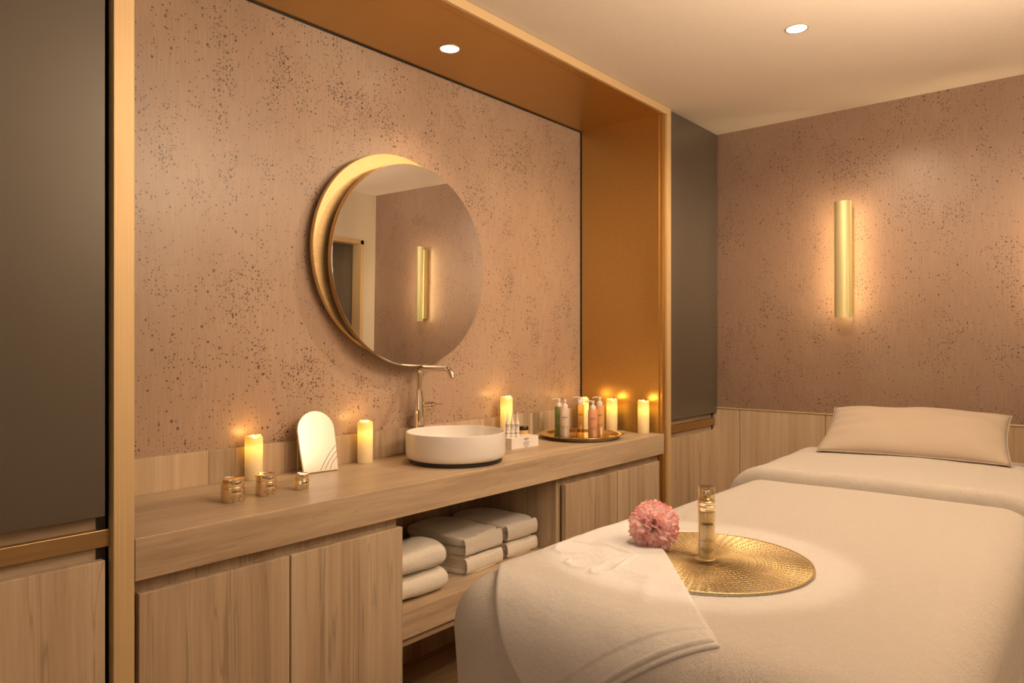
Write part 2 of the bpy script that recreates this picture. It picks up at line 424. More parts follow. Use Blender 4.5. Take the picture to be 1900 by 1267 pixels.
# ------------------------------------------------------------------ sconces on the right wall
def sconce(y, label_):
    t = thing('wall_sconce', label_, 'wall lamp', (XR, y, 1.726), group='brass wall lights')
    H = .2905
    obj('back_plate', box(-.040, 0, -.016, .016, -H+.02, H-.02, .002), BRASS, t)
    obj('light_tube', lathe([(0, -H+.015), (.007, -H+.015), (.007, H-.015), (0, H-.015)], 16), LED, t, loc=(-.052, 0, 0))
    # curved brass shade: an arc open towards the wall, with a turned flange on one side
    pts = []
    for k in range(25):
        a = math.radians(-88+176*k/24); pts.append((-.063-.030*math.cos(a), .037*math.sin(a)))
    pts = [(-.060, -.034)] + pts
    bm = bmesh.new(); th = .0015
    inn = [(x+.0015 if abs(y_) < .03 else x, y_*(1-.05)) for x, y_ in pts]
    ring = pts + inn[::-1]
    a = [bm.verts.new((p[0], p[1], -H)) for p in ring]; b = [bm.verts.new((p[0], p[1], H)) for p in ring]
    nn = len(ring); m_ = nn//2
    for k in range(nn): bm.faces.new((a[k], a[(k+1) % nn], b[(k+1) % nn], b[k]))
    for k in range(m_-1):
        bm.faces.new((a[k], a[nn-1-k], a[nn-2-k], a[k+1])); bm.faces.new((b[k], b[k+1], b[nn-2-k], b[nn-1-k]))
    obj('shade', bm, BRASS, t, True)
    obj('flange', box(-.066, -.061, -.0445, -.035, -H, H, .001), BRASS, t)
    return t
sconce(1.040, 'tall slim brass wall sconce above the pillow, glowing against speckled wallpaper')
sconce(.115, 'second brass wall sconce beyond the right edge, seen in the round mirror')

# ------------------------------------------------------------------ round mirror
mr = thing('round_mirror', 'large round wall mirror overlapping an offset brushed gold disc', 'mirror', (1.93, YW, 1.615))
def disc(cx, cz, y0, y1, r, n=128, bev=.002):
    bm = lathe([(0, 0), (r-bev, 0), (r, bev), (r, abs(y1-y0)-bev), (r-bev, abs(y1-y0)), (0, abs(y1-y0))], n)
    bmesh.ops.rotate(bm, verts=bm.verts, cent=(0, 0, 0), matrix=Matrix.Rotation(PI/2, 3, 'X'))
    bmesh.ops.translate(bm, vec=(cx, y0, cz), verts=bm.verts); return bm
part('gold_disc', disc(1.888, 1.652, 2.197, 2.178, .400), BRASS_DISC, mr, True)
part('wall_mount', disc(1.90, 1.64, YW, 2.195, .25, 48), DARK, mr, True)
part('spacer', disc(1.93, 1.615, 2.179, 2.150, .30, 64), DARK, mr, True)
tilt = Matrix.Translation((1.933, 2.14, 1.613)) @ Matrix.Rotation(math.radians(.65), 4, 'X') @ Matrix.Translation((-1.933, -2.14, -1.613))
b1 = disc(1.933, 1.613, 2.152, 2.1315, .402); bmesh.ops.transform(b1, matrix=tilt, verts=b1.verts)
part('rim', b1, brushed('bronze_rim', (.42, .29, .17), .35), mr, True)
b2 = disc(1.933, 1.613, 2.1330, 2.1300, .3985, 128, .001); bmesh.ops.transform(b2, matrix=tilt, verts=b2.verts)
part('glass', b2, MIRROR, mr, True)

# ------------------------------------------------------------------ basin and tap
bs = thing('wash_basin', 'round white countertop basin with a black base ring', 'basin', (1.956, 1.928, CT))
obj('base_ring', lathe([(0, 0), (.174, 0), (.177, .003), (.177, .014), (0, .014)], 96), BLACK, bs, True)
obj('bowl', lathe([(0, .013), (.170, .013), (.183, .018), (.1885, .027), (.1900, .040), (.1905, .111), (.1895, .1145), (.187, .1155), (.1845, .1145), (.1835, .110), (.182, .05), (.172, .034), (.15, .026), (.03, .022), (0, .0225)], 128), WHITE_BASIN, bs, True)
obj('drain', lathe([(0, .026), (.028, .026), (.032, .0235), (.032, .022), (0, .022)], 40), CHROME, bs, True)
tp = thing('basin_tap', 'tall chrome mixer tap with side lever behind the round basin', 'tap', (1.981, 2.160, CT))
obj('tap_body', lathe([(0, 0), (.026, 0), (.026, .004), (.0225, .006), (.0222, .165), (.0215, .185), (.0185, .212), (.0150, .236), (.0132, .252), (.0128, .262), (0, .262)], 40), CHROME, tp, True)
pts = [(0, 0, .260), (0, 0, .325)]
for k in range(1, 9):
    a = PI/2*k/8; pts.append((0, -.026*(1-math.cos(a)), .325+.026*math.sin(a)))
pts.append((0, -.150, .351))
for k in range(1, 8):
    a = math.radians(62)*k/7; pts.append((0, -.150-.034*math.sin(a), .351-.034*(1-math.cos(a))))
e = Vector(pts[-1]); d_ = Vector((0, -math.cos(math.radians(62)), -math.sin(math.radians(62))))
pts.append(tuple(e+d_*.022))
obj('spout', tube(pts, .0112, 20), CHROME, tp, True)
lv = lathe([(0, .015), (.0175, .015), (.0178, .040), (.0165, .0415), (.0165, .0435), (.0185, .045), (.0185, .074), (.017, .078), (0, .079)], 32)
bmesh.ops.rotate(lv, verts=lv.verts, cent=(0, 0, 0), matrix=Matrix.Rotation(PI/2, 3, 'Y'))
lvo = obj('lever_cartridge', lv, CHROME, tp, True, loc=(0, 0, .193))
obj('lever', tube([(.075, 0, .003), (.100, 0, .003), (.128, 0, .0035), (.132, 0, .0035)], [.0042, .0036, .0036, .0028], 12), CHROME, lvo, True)

# ------------------------------------------------------------------ candles
WAX = mat('candle_wax', (.85, .70, .42), .45); n_ = N(WAX)
tc = n_.new('ShaderNodeTexCoord'); sp = n_.new('ShaderNodeSeparateXYZ'); n_.link(tc.outputs['Generated'], sp.inputs[0])
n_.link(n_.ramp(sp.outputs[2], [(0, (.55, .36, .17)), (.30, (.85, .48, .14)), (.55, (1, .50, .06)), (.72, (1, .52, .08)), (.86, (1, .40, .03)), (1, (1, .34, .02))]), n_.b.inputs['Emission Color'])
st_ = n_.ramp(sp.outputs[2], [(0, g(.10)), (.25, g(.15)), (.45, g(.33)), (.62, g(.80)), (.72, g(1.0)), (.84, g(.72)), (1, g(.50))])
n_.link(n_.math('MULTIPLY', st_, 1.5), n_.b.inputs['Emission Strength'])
def candle(x, y, h, label_, seed, r=.0285):
    t = thing('led_candle', label_, 'candle', (x, y, CT), group='flickering pillar candles on the counter')
    rr = random.Random(seed); ph = rr.uniform(0, 6)
    prof = [(0, 0), (r-.002, 0), (r, .003), (r, h*.3), (r, h*.6), (r, h*.85), (r, h-.010), (r-.001, h-.004), (r-.004, h-.0005), (r-.008, h-.002), (r-.011, h-.008), (.008, h-.014), (0, h-.015)]
    def wob(i, a, rad, z):
        k = 0 if i < 6 else (i-5)/6
        return rad*(1+.012*math.sin(3*a+ph+z*20)), z + (0.0022*math.sin(2*a+ph)+.0015*math.sin(5*a+ph))*min(1, k*2) - (.006*max(0, math.cos(a-ph*.0-4.2))**6 if 6 <= i <= 9 else 0)
    obj('wax', lathe(prof, 40, wob=wob), WAX, t, 'all')
    fb = lathe([(0, 0), (.0022, .003), (.0030, .007), (.0024, .012), (.0010, .018), (0, .021)], 14)
    for v in fb.verts: v.co.x += -.12*v.co.z
    obj('flame', fb, FLAME, t, True, loc=(.0, -.002, h-.016))
    obj('wick', tube([(0, 0, h-.017), (0, 0, h-.008)], .0008, 6), INK, t)
    l = bpy.data.lights.new('candle_glow', 'POINT'); l.energy = .17; l.color = (1, .54, .13); l.shadow_soft_size = .016
    lo = bpy.data.objects.new('candle_glow', l); C.objects.link(lo); lo.parent = t; lo.location = (0, 0, h+.003)
for x, y, h, l, s in ((1.256, 2.172, .145, 'short glowing pillar candle behind the gold cream jars', 1),
                   (1.703, 2.156, .158, 'glowing pillar candle between the small arched mirror and the basin', 2),
                   (2.520, 2.155, .205, 'tallest glowing pillar candle behind the white box and ampoules', 3),
                   (3.105, 2.125, .168, 'glowing pillar candle mostly hidden behind the peach pump bottles', 4),
                   (3.165, 1.988, .165, 'glowing pillar candle just right of the gold tray, middle of the right-hand three', 5),
                   (3.166, 1.803, .166, 'rightmost glowing pillar candle at the end of the counter beside the gold post', 6)):
    candle(x, y, h, l, s)

# ------------------------------------------------------------------ gold cream jars
TO_CAM = lambda x, y: math.atan2(-y, -x)
def face_cam(x, y, extra=0): return math.atan2(-y, -x) + PI/2 + extra   # object -Y axis towards the camera
JARGOLD = mat('gold_jar', (.97, .82, .58), .2, 1)
def jar(x, y, r, h, label_, rot):
    t = thing('cream_jar', label_, 'jar', (x, y, CT), face_cam(x, y, rot), 'gold cream jars on the counter')
    z1 = h*.60
    obj('pot', lathe([(0, 0), (r*.93, 0), (r*.97, .002), (r*.985, z1-.001), (r*.95, z1), (0, z1)], 64), JARGOLD, t, True)
    obj('seam_ring', lathe([(r*.9, z1), (r*1.02, z1), (r*1.03, z1+.0012), (r*1.02, z1+.0024), (r*.9, z1+.0024)], 64), POLISH, t, True)
    obj('lid', lathe([(0, z1+.0024), (r*.97, z1+.0024), (r*.985, z1+.004), (r*1.0, h-.002), (r*.985, h), (r*.93, h), (r*.90, h-.0015), (0, h-.0015)], 64), POLISH, t, True)
    obj('brand_lettering', text_mesh('CARITA', h*.115, r*.988, off=.0003), INK, t, loc=(0, 0, z1*.80))
    lines = text_mesh('LA CREME PARFAITE', h*.05, r*.988)
    for k, s in enumerate(('REVITALISANTE JEUNESSE', 'PERFECT CREAM', 'ANTI-AGE  50 ML')):
        b_ = text_mesh(s, h*.05, r*.988); bmesh.ops.translate(b_, vec=(0, 0, -h*.075*(k+1)), verts=b_.verts); merge(lines, b_)
    obj('small_print', lines, INK_GOLD, t, loc=(0, 0, z1*.50))
    return t
jar(1.043, 1.916, .0325, .0655, 'leftmost gold cream jar, nearest the brass post, on the counter', .32)
jar(1.152, 1.922, .0305, .0625, 'gold cream jar standing in front of the first candle, middle of three', .38)
jar(1.266, 1.912, .0222, .0485, 'smallest gold cream jar in front of the arched vanity mirror', .38)

# ------------------------------------------------------------------ small arched mirror on wire stand
am = thing('vanity_mirror', 'small arched tabletop mirror leaning on a thin brass stand', 'mirror', (1.475, 2.110, CT), math.radians(-8))
def arch(w_, h_, n=28):
    r = w_/2; p = [(-r*.93, 0), (r*.93, 0)]
    p.append((r*.99, (h_-r)*.6))
    for k in range(n+1):
        a = PI*k/n; p.append((r*math.cos(a), h_-r+r*math.sin(a)))
    p.append((-r*.99, (h_-r)*.6)); return p
LEAN = Matrix.Rotation(math.radians(-15), 4, 'X')
W_ = .140
for nm, wd, y0, y1, mm in (('rim', W_, -.0005, .006, BRASS), ('glass', W_-.004, -.0015, .0, MIRROR)):
    bm = prism(arch(wd, .214 if nm == 'rim' else .2115), y0, y1)
    if nm == 'glass': bmesh.ops.translate(bm, vec=(0, 0, .0012), verts=bm.verts)
    bmesh.ops.transform(bm, matrix=LEAN, verts=bm.verts)
    bmesh.ops.translate(bm, vec=(0, 0, .003), verts=bm.verts)
    obj(nm, bm, mm, am)
for (xa, za), (xb, zb) in (((.0665, .085), (-.002, .003)), ((.0672, .065), (.015, .003)), ((.0676, .046), (.034, .003))):
    pts = []
    for k in range(7):
        f = k/6; bowx = xa+(xb-xa)*f; bowz = za+(zb-za)*f; off = .004*math.sin(PI*f)
        pts.append(LEAN @ Vector((bowx-off*.8, -.0018, bowz+off*.5+.0015)) + Vector((0, 0, .003)))
    obj('etched_line', tube(pts, .0009, 6), INK_GOLD, am)
st = tube([(-.058, .060, .150), (-.058, .060, .0025), (-.058, .004, .0025), (.058, .004, .0025), (.058, .060, .0025), (.058, .060, .150)], .0018, 8)
tube([(-.058, .060, .022), (.058, .060, .022)], .0014, 8, st); tube([(-.058, .060, .150), (.058, .060, .150)], .0018, 8, st)
for sx_ in (-.058, .058): tube([(sx_, .060, .150), (sx_, .042, .150)], .0018, 8, st)
obj('wire_stand', st, BRASS, am, True)

# ------------------------------------------------------------------ white box, ampoules, little pot
CARD = mat('white_card', (.86, .82, .80), .5)
bx = thing('product_box', 'flat white carton with small black lettering beside the basin', 'box', (2.314, 1.949, CT), math.radians(-3))
obj('carton', box(0, .172, 0, .105, 0, .046, .0008), CARD, bx)
obj('brand_lettering', text_mesh('CARITA', .009, off=.0002), INK, bx, loc=(.092, -.0003, .037))
sm = text_mesh('PARIS', .0035)
for k, s in enumerate(('CINETIC LIFT EXPERT', 'SERUM AMPOULES', 'FERMETE  LIFTING', '10 x 1,5 ML')):
    b_ = text_mesh(s, .0042); bmesh.ops.translate(b_, vec=(0, 0, -.007*(k+1)), verts=b_.verts); merge(sm, b_)
obj('small_print', sm, INK, bx, loc=(.092, -.0003, .0305))
b_ = text_mesh('CARITA  SOIN CINETIC', .004); bmesh.ops.rotate(b_, verts=b_.verts, cent=(0, 0, 0), matrix=Matrix.Rotation(-PI/2, 3, 'Z'))
obj('side_print', b_, INK, bx, loc=(-.0003, .05, .024))
TOPZ = CT+.046
for i, (x, y, l) in enumerate(((2.3345, 1.990, 'left of the three white ampoules standing on the flat carton'), (2.350, 1.9755, 'middle of the three white ampoules standing on the flat carton'), (2.3685, 1.9635, 'right of the three white ampoules, next to the black-lidded pot'))):
    t = thing('ampoule', l, 'ampoule', (x, y, TOPZ), face_cam(x, y), 'white ampoules on the carton')
    obj('vial', lathe([(0, 0), (.0085, 0), (.0092, .001), (.0092, .018), (.0086, .019), (.0086, .0535), (.0092, .0545), (.0090, .060), (.0060, .070), (0, .071)], 24), mat('white_plastic', (.85, .82, .80), .35), t, True)
    obj('tip', lathe([(0, .069), (.0052, .069), (.0030, .085), (.0016, .105), (.0010, .108), (0, .109)], 16), mat('white_plastic'), t, True)
    for zb_ in (.0180, .0528):
        obj('dark_band', lathe([(.0088, zb_), (.0095, zb_+.0002), (.0095, zb_+.0018), (.0088, zb_+.002)], 24), INK, t)
    obj('lettering', text_mesh('CARITA', .0042, .0087), INK, t, loc=(0, 0, .046))
    obj('small_print', text_mesh('SERUM', .0032, .0087), INK_GOLD, t, loc=(0, 0, .034))
t = thing('cream_pot', 'tiny amber glass pot with a black lid at the back of the carton', 'jar', (2.458, 2.002, TOPZ))
obj('pot', lathe([(0, 0), (.0205, 0), (.0222, .002), (.0222, .019), (.0205, .021), (0, .021)], 40), mat('amber_cream', (.70, .42, .14), .2, 0, Coat_Weight=.6), t, True)
obj('glass_base', lathe([(0, -.0), (.0228, 0), (.0232, .002), (.0228, .005), (0, .005)], 40), mat('clear_rim', (.85, .65, .42), .1, 0, Coat_Weight=1), t, True)
obj('lid', lathe([(0, .021), (.0218, .021), (.022, .022), (.022, .036), (.021, .0372), (0, .0372)], 40), mat('black_gloss', (.02, .014, .011), .18), t, True)

# ------------------------------------------------------------------ tray and pump bottles
ty = thing('gold_tray', 'round polished gold tray holding five pump bottles', 'tray', (2.822, 1.947, CT))
TR = .197
obj('plate', lathe([(0, 0), (TR*.84, 0), (TR*.88, .003), (TR*.95, .014), (TR*.985, .0185), (TR, .0205), (TR*.998, .022), (TR*.98, .0218), (TR*.94, .017), (TR*.87, .0062), (TR*.84, .004), (0, .004)], 96), TRAYGOLD, ty, True)
for s in (1, -1):
    hd = []
    for k in range(13):
        a = math.radians(-16+32*k/12); rr = TR+.012*math.sin(PI*k/12)-.002
        hd.append((rr*math.cos(a), rr*math.sin(a), .0205+.004*math.sin(PI*k/12)))
    bm = tube(hd, .0028, 8); bmesh.ops.rotate(bm, verts=bm.verts, cent=(0, 0, 0), matrix=Matrix.Rotation(YAW-PI/2 + (0 if s > 0 else PI), 3, 'Z'))
    obj('handle', bm, TRAYGOLD, ty, True)
TZ = CT+.0042
PUMP = mat('pump_white', (.84, .80, .80), .35)
def liquid(name, col, trans=0, rough=.12):
    return mat(name, col, rough, 0, Coat_Weight=.8, Coat_Roughness=.05, Transmission_Weight=trans, IOR=1.38)
def bottle(x, y, r, h, m, label_, nozzle, name='pump_bottle', ink=INK_GOLD, pump=.042):
    t = thing(name, label_, 'bottle', (x, y, TZ), face_cam(x, y), 'pump bottles on the gold tray')
    obj('bottle_body', lathe([(0, 0), (r*.93, 0), (r, .003), (r, h-.004), (r*.95, h), (r*.5, h+.001), (0, h+.001)], 40), m, t, True)
    k = r/.0225
    p = obj('pump', lathe([(0, h+.001), (.0135, h+.001), (.0138, h+.003), (.0138, h+.016), (.0125, h+.018), (.0062, h+.0205), (.0058, h+.030), (.0075, h+.031), (.0078, h+pump-.003), (.0068, h+pump), (0, h+pump)], 28), PUMP, t, True)
    a = nozzle
    d = Vector((math.cos(a), math.sin(a), 0))
    z = h+pump-.0035
    obj('nozzle', tube([(0, 0, z), tuple(d*.018+Vector((0, 0, z+.001))), tuple(d*.030+Vector((0, 0, z-.001))), tuple(d*.034+Vector((0, 0, z-.005)))], [.0045, .0038, .0030, .0026], 10), PUMP, p, True)
    obj('brand_lettering', text_mesh('CARITA', .0085, r+.0002, off=.0002), ink, t, loc=(0, 0, h*.68))
    sm = text_mesh('PARIS', .0032, r+.0002)
    for q, s in enumerate(('LAIT DEMAQUILLANT', 'DOUCEUR VISAGE')):
        b_ = text_mesh(s, .0040, r+.0002); bmesh.ops.translate(b_, vec=(0, 0, -.032-.008*q), verts=b_.verts); merge(sm, b_)
    obj('small_print', sm, ink, t, loc=(0, 0, h*.60))
L_ = PI*.99
bottle(2.842, 2.090, .0205, .134, liquid('green_lotion', (.20, .27, .075)), 'green pump bottle behind the cream-white one on the gold tray', L_)
bottle(2.790, 2.017, .0228, .136, liquid('cream_lotion', (.80, .66, .54), 0, .3), 'cream-white pump bottle at the left front of the tray', -PI/2)
bottle(2.862, 1.978, .0200, .150, thin_glass('clear_toner', (.80, .66, .42), 1.5), 'slim clear pump bottle in the middle of the tray', L_, pump=.038)
bottle(2.846, 1.893, .0226, .132, liquid('coral_lotion', (.84, .40, .22)), 'coral pink pump bottle at the right front of the tray', L_)
bottle(2.935, 1.913, .0226, .145, liquid('peach_lotion', (.86, .46, .19)), 'peach orange pump bottle behind the coral one on the tray', L_)

# ------------------------------------------------------------------ towels on the shelf
def rolltowel(x0, x1, y0, y1, z0, z1, label_):
    t = thing('rolled_towel', label_, 'towel', ((x0+x1)/2, (y0+y1)/2, z0), group='small folded towels on the open shelf')
    L, D, H = x1-x0, y1-y0, z1-z0
    def f(u, v):
        a = 2*PI*v; ex = 2.6
        c_, s_ = math.cos(a), math.sin(a)
        k = (abs(c_)**ex+abs(s_)**ex)**(-1/ex)
        uu = min(1, u); 
        # taper to a rounded end on +x
        endr = .035; xx = -L/2 + L*uu
        e_ = max(0, (xx-(L/2-endr))/endr); sc = math.sqrt(max(0, 1-e_*e_))*.55+.45 if e_ > 0 else 1
        y = D/2*k*c_*(sc*.5+.5)
        z = H/2 + H/2*k*s_*sc*(1+.06*math.sin(xx*30))
        p = Vector((xx, y, z)); nn = noise.noise(p*14+Vector((x0*9, z0*31, 0)))*.006
        return (p.x+nn, p.y, max(0.0, p.z+nn*.6))
    bm = grid(26, 40, f)
    bmesh.ops.remove_doubles(bm, verts=bm.verts, dist=.0002)
    bmesh.ops.holes_fill(bm, edges=[e for e in bm.edges if e.is_boundary], sides=80)
    obj('roll', bm, TOWEL2, t, 'all')
    fl_ = bmesh.new()
    return t
rolltowel(1.512, 1.765, 1.762, 1.93, .4495, .5305, 'lower of two small rolled white towels on the shelf beside the veined cabinet')
rolltowel(1.512, 1.760, 1.762, 1.93, .5308, .6220, 'upper of two small rolled white towels on the shelf beside the veined cabinet')
def bathtowel(cx, cy, w_, d_, z0, h_, rot, label_, seed, layers=4, group='large folded bath towels on the open shelf'):
    """a towel folded into layers: the front shows the rounded fold, the left side the stacked edges"""
    t = thing('bath_towel', label_, 'towel', (cx, cy, z0), rot, group)
    rs = random.Random(seed); off = Vector((seed*3.1, seed*1.7, 0))
    # outer fold: a thick C-shaped skin seen from the front, plus inner leaves
    def skin(hw, hd, zb, zt, rx):
        def f(u, v):
            a = 2*PI*u; c_, s_ = math.cos(a), math.sin(a); ex = 5
            k = (abs(c_)**ex+abs(s_)**ex)**(-1/ex); x = hw*k*c_; y = hd*k*s_
            b = PI*v - PI/2
            zz = math.sin(b); hh = abs(math.cos(b))**.35
            q = (zt-zb)/2
            inset = rx*(1-hh)
            X = x*(1-inset/hw) ; Y = y*(1-inset/hd)
            Z = (zb+zt)/2 + q*(1 if zz > 0 else -1)*abs(zz)**.72
            p = Vector((X, Y, Z)); n1 = noise.noise(p*9+off)*.007; n2 = noise.noise(p*45+off)*.0022
            return (X+n1*.5, Y+n1*.5, max(zb+.0005, Z+n1+n2) if Z > zb+.01 else Z)
        bm = grid(72, 18, f); bmesh.ops.remove_doubles(bm, verts=bm.verts, dist=.0003)
        for zt_ in (min, max):
            rim_ = [v for v in bm.verts if v.is_boundary]
            c0 = bm.verts.new((0, 0, zb+.0005 if zt_ is min else zt))
            for e in [e for e in bm.edges if e.is_boundary]:
                m_ = (e.verts[0].co.z+e.verts[1].co.z)/2
                if (m_ < (zb+zt)/2) == (zt_ is min): bm.faces.new((e.verts[0], e.verts[1], c0))
        return bm
    lh = h_/layers
    for k in range(layers):
        ii = rs.uniform(0, .006) if k < layers-1 else 0
        top = layers-1-k
        obj('fold_layer', skin(w_/2-ii, d_/2-ii, k*lh, (k+1)*lh-.0006, lh*.55), TOWEL2, t, 'all')
    # front wrap joining the layers
    def wrap(u, v):
        a = -PI/2+PI*u
        p = Vector((-w_/2+.008+(w_-.016)*v, -d_/2+.010-.016*math.cos(a)**.7 if abs(math.cos(a)) > 1e-6 else -d_/2+.010, h_/2+(h_/2-.004)*math.sin(a)))
        n1 = noise.noise(p*11+off)*.003
        return (p.x, p.y+n1, p.z+n1*.4)
    obj('front_fold', grid(14, 24, wrap), TOWEL2, t, 'all')
    return t
bathtowel(1.995, 1.985, .225, .330, .4495, .065, math.radians(2), 'lower bath towel of the nearer tall pair in the middle of the shelf', 1)
bathtowel(1.990, 1.985, .228, .335, .5180, .072, math.radians(1), 'upper bath towel of the nearer tall pair in the middle of the shelf', 2, 2)
bathtowel(2.243, 1.995, .205, .320, .4495, .063, 0, 'lower bath towel of the far pair, beside the right cabinet', 3)
bathtowel(2.240, 1.995, .205, .325, .5160, .070, 0, 'upper bath towel of the far pair, beside the right cabinet', 4, 2)

# ------------------------------------------------------------------ bed
BX0, BX1, BY0, BY1 = 1.012, 3.60, .155, 1.078; BT = .820; RC = .13; RE = .10
def f2(x, y):   # signed distance to rounded footprint (tapers a little to the head)
    k = max(0, min(1, (x-1.3)/1.2)); y1 = BY1-.028*k
    cx, cy = (BX0+BX1)/2, (BY0+y1)/2; hx, hy = (BX1-BX0)/2-RC, (y1-BY0)/2-RC
    qx, qy = abs(x-cx)-hx, abs(y-cy)-hy
    return math.hypot(max(qx, 0), max(qy, 0))+min(max(qx, qy), 0)-RC
def top_z(x, y):
    h = 0
    h += .030*math.exp(-((x-3.22)/.26)**2)*math.exp(-((y-.6)/.34)**2)
    h += .004*noise.noise(Vector((x*3, y*3, 0)))
    return BT+h
def sdf(p):
    q1 = f2(p.x, p.y)+RE; q2 = p.z-top_z(p.x, p.y)+RE
    return math.hypot(max(q1, 0), max(q2, 0))+min(max(q1, q2), 0)-RE
def surf(p, off):
    p = Vector(p)
    for _ in range(5):
        d = sdf(p)-off
        if abs(d) < 1e-5: break
        e_ = 1e-3
        gr = Vector((sdf(p+Vector((e_, 0, 0)))-sdf(p-Vector((e_, 0, 0))), sdf(p+Vector((0, e_, 0)))-sdf(p-Vector((0, e_, 0))), sdf(p+Vector((0, 0, e_)))-sdf(p-Vector((0, 0, e_)))))/(2*e_)
        if gr.length < 1e-6: break
        p -= gr.normalized()*d
    return p
def wrapc(v, edge, sgn):   # unfold -> (coordinate, drop) beyond an edge
    s = (edge-v)*sgn        # distance past the start of the arc
    if s <= 0: return v, 0
    if s < RE*PI/2: a = s/RE; return edge-sgn*RE*math.sin(a), RE*(1-math.cos(a))
    return edge-sgn*RE, RE+(s-RE*PI/2)
def drape(x, y, off):
    X, dx = wrapc(x, BX0+RE, 1)
    if y > .6: Y, dy = wrapc(y, BY1-RE, -1)
    else: Y, dy = wrapc(y, BY0+RE, 1)
    return surf((X, Y, top_z(X, Y)-dx-dy), off)
bed = thing('treatment_bed', 'wide padded treatment bed under the plush blanket, its legs hidden', 'bed', (2.3, .59, 0))
part('mattress', box(1.06, 3.56, .21, 1.00, .52, .785, .03), SHEET, bed)
part('base', box(1.35, 3.45, .25, .93, .06, .52, .01), DARK, bed)
bl = thing('blanket', 'cream plush blanket covering the bed and hanging over the foot', 'blanket', (2.3, .59, BT-.7))
def blanket_bm():
    bm = bmesh.new()
    # contour rings
    def contour(inset, n_long=150, n_short=70):
        pts = []; k_ = []
        x0, x1, y0, y1 = BX0+inset, BX1-inset, BY0+inset, BY1-inset
        r = max(RC-inset, .002)
        r = min(r, (y1-y0)/2-.001) if (y1-y0)/2 > .002 else .001
        segs = [((x0+r, y0), (x1-r, y0), n_long), ('c', x1-r, y0+r, -PI/2, 14), ((x1, y0+r), (x1, y1-r), n_short), ('c', x1-r, y1-r, 0, 14),
                ((x1-r, y1), (x0+r, y1), n_long), ('c', x0+r, y1-r, PI/2, 14), ((x0, y1-r), (x0, y0+r), n_short), ('c', x0+r, y0+r, PI, 14)]
        for s in segs:
            if s[0] == 'c':
                for i in range(s[4]): a = s[3]+PI/2*i/s[4]; pts.append((s[1]+r*math.cos(a), s[2]+r*math.sin(a)))
            else:
                for i in range(s[2]): f = i/s[2]; pts.append((s[0][0]+(s[1][0]-s[0][0])*f, s[0][1]+(s[1][1]-s[0][1])*f))
        return pts
    rings = []
    def addring(pts3): rings.append([bm.verts.new(p) for p in pts3])
    H2 = (BY1-BY0)/2
    for i in range(30, 0, -1):
        ins = RE + (H2-RE-.002)*(i/30)
        addring([surf((x, y, top_z(x, y)), .0) for x, y in contour(ins)])
    for i in range(13):
        a = PI/2*i/12; ins = RE-RE*math.sin(a)
        addring([surf((x, y, top_z(x, y)-RE+RE*math.cos(a)), .0) for x, y in contour(ins)])
    nsk = 16
    for i in range(1, nsk+1):
        z = (BT-RE) - (BT-RE-.10)*i/nsk; f = i/nsk
        pts = contour(0)
        out = []
        s_ = 0; prev = None
        for k, (x, y) in enumerate(pts):
            if prev: s_ += math.hypot(x-prev[0], y-prev[1])
            prev = (x, y)
            n1 = math.sin(s_*9+.6*math.sin(s_*4))*.018*f**1.3 + noise.noise(Vector((s_*3, z*2, 5)))*.016*f
            cxn, cyn = (BX0+BX1)/2, (BY0+BY1)/2
            # outward direction from footprint gradient
            e_ = 1e-3
            gx = f2(x+e_, y)-f2(x-e_, y); gy = f2(x, y+e_)-f2(x, y-e_); l_ = math.hypot(gx, gy) or 1
            corner = abs(gx*gy)/(l_*l_)*2
            p = surf((x, y, z), 0)
            o_ = n1 - .05*corner*f
            out.append((p.x+gx/l_*o_, p.y+gy/l_*o_, z))
        addring(out)
    for a, b in zip(rings, rings[1:]):
        n = len(a)
        for k in range(n): bm.faces.new((a[k], a[(k+1) % n], b[(k+1) % n], b[k]))
    r0 = rings[0]; n = len(r0); nl, ns_ = 150, 70; tot_ = nl+14+ns_+14+nl
    for k in range(-(14+ns_//2), nl+14+ns_//2):
        q = [r0[k % n], r0[(k+1) % n], r0[(tot_-k-1) % n], r0[(tot_-k) % n]]
        u_ = []
        for v in q:
            if v not in u_: u_.append(v)
        if len(u_) >= 3:
            try: bm.faces.new(u_)
            except ValueError: pass
    return bm
part('cover', blanket_bm(), BLANKET, bl, 'all')
def patch(org, du, dv, nu, nv, th, ew, disp=None, edge=None):
    """slab draped on the bed; (u,v) -> unfolded plan point org+u*du+v*dv"""
    lu = Vector(du).length; lv_ = Vector(dv).length
    def f(u, v):
        # cluster samples near the borders
        uu, vv = u, v
        ed = min(uu*lu, (1-uu)*lu, vv*lv_, (1-vv)*lv_)
        k = min(1, ed/ew); h = th*math.sqrt(max(0, 1-(1-k)**2))
        x = org[0]+uu*du[0]+vv*dv[0]; y = org[1]+uu*du[1]+vv*dv[1]
        if edge: ox, oy = edge(uu, vv); x += ox; y += oy
        if disp: h += disp(uu*lu, vv*lv_, x, y)*min(1, ed/.004)
        return drape(x, y, h+.0006)
    def cl(i, n): 
        return i
    bm = bmesh.new()
    us = spacing(nu, lu, ew); vs = spacing(nv, lv_, ew)
    V = [[bm.verts.new(f(u, v)) for v in vs] for u in us]
    for i in range(len(us)-1):
        for j in range(len(vs)-1): bm.faces.new((V[i][j], V[i+1][j], V[i+1][j+1], V[i][j+1]))
    return bm
def spacing(n, L, ew):
    e_ = [ew*(1-math.cos(PI/2*k/6))/L for k in range(7)]
    mid = [e_[-1]+(1-2*e_[-1])*k/n for k in range(1, n)]
    return e_+mid+[1-x for x in e_[::-1]]
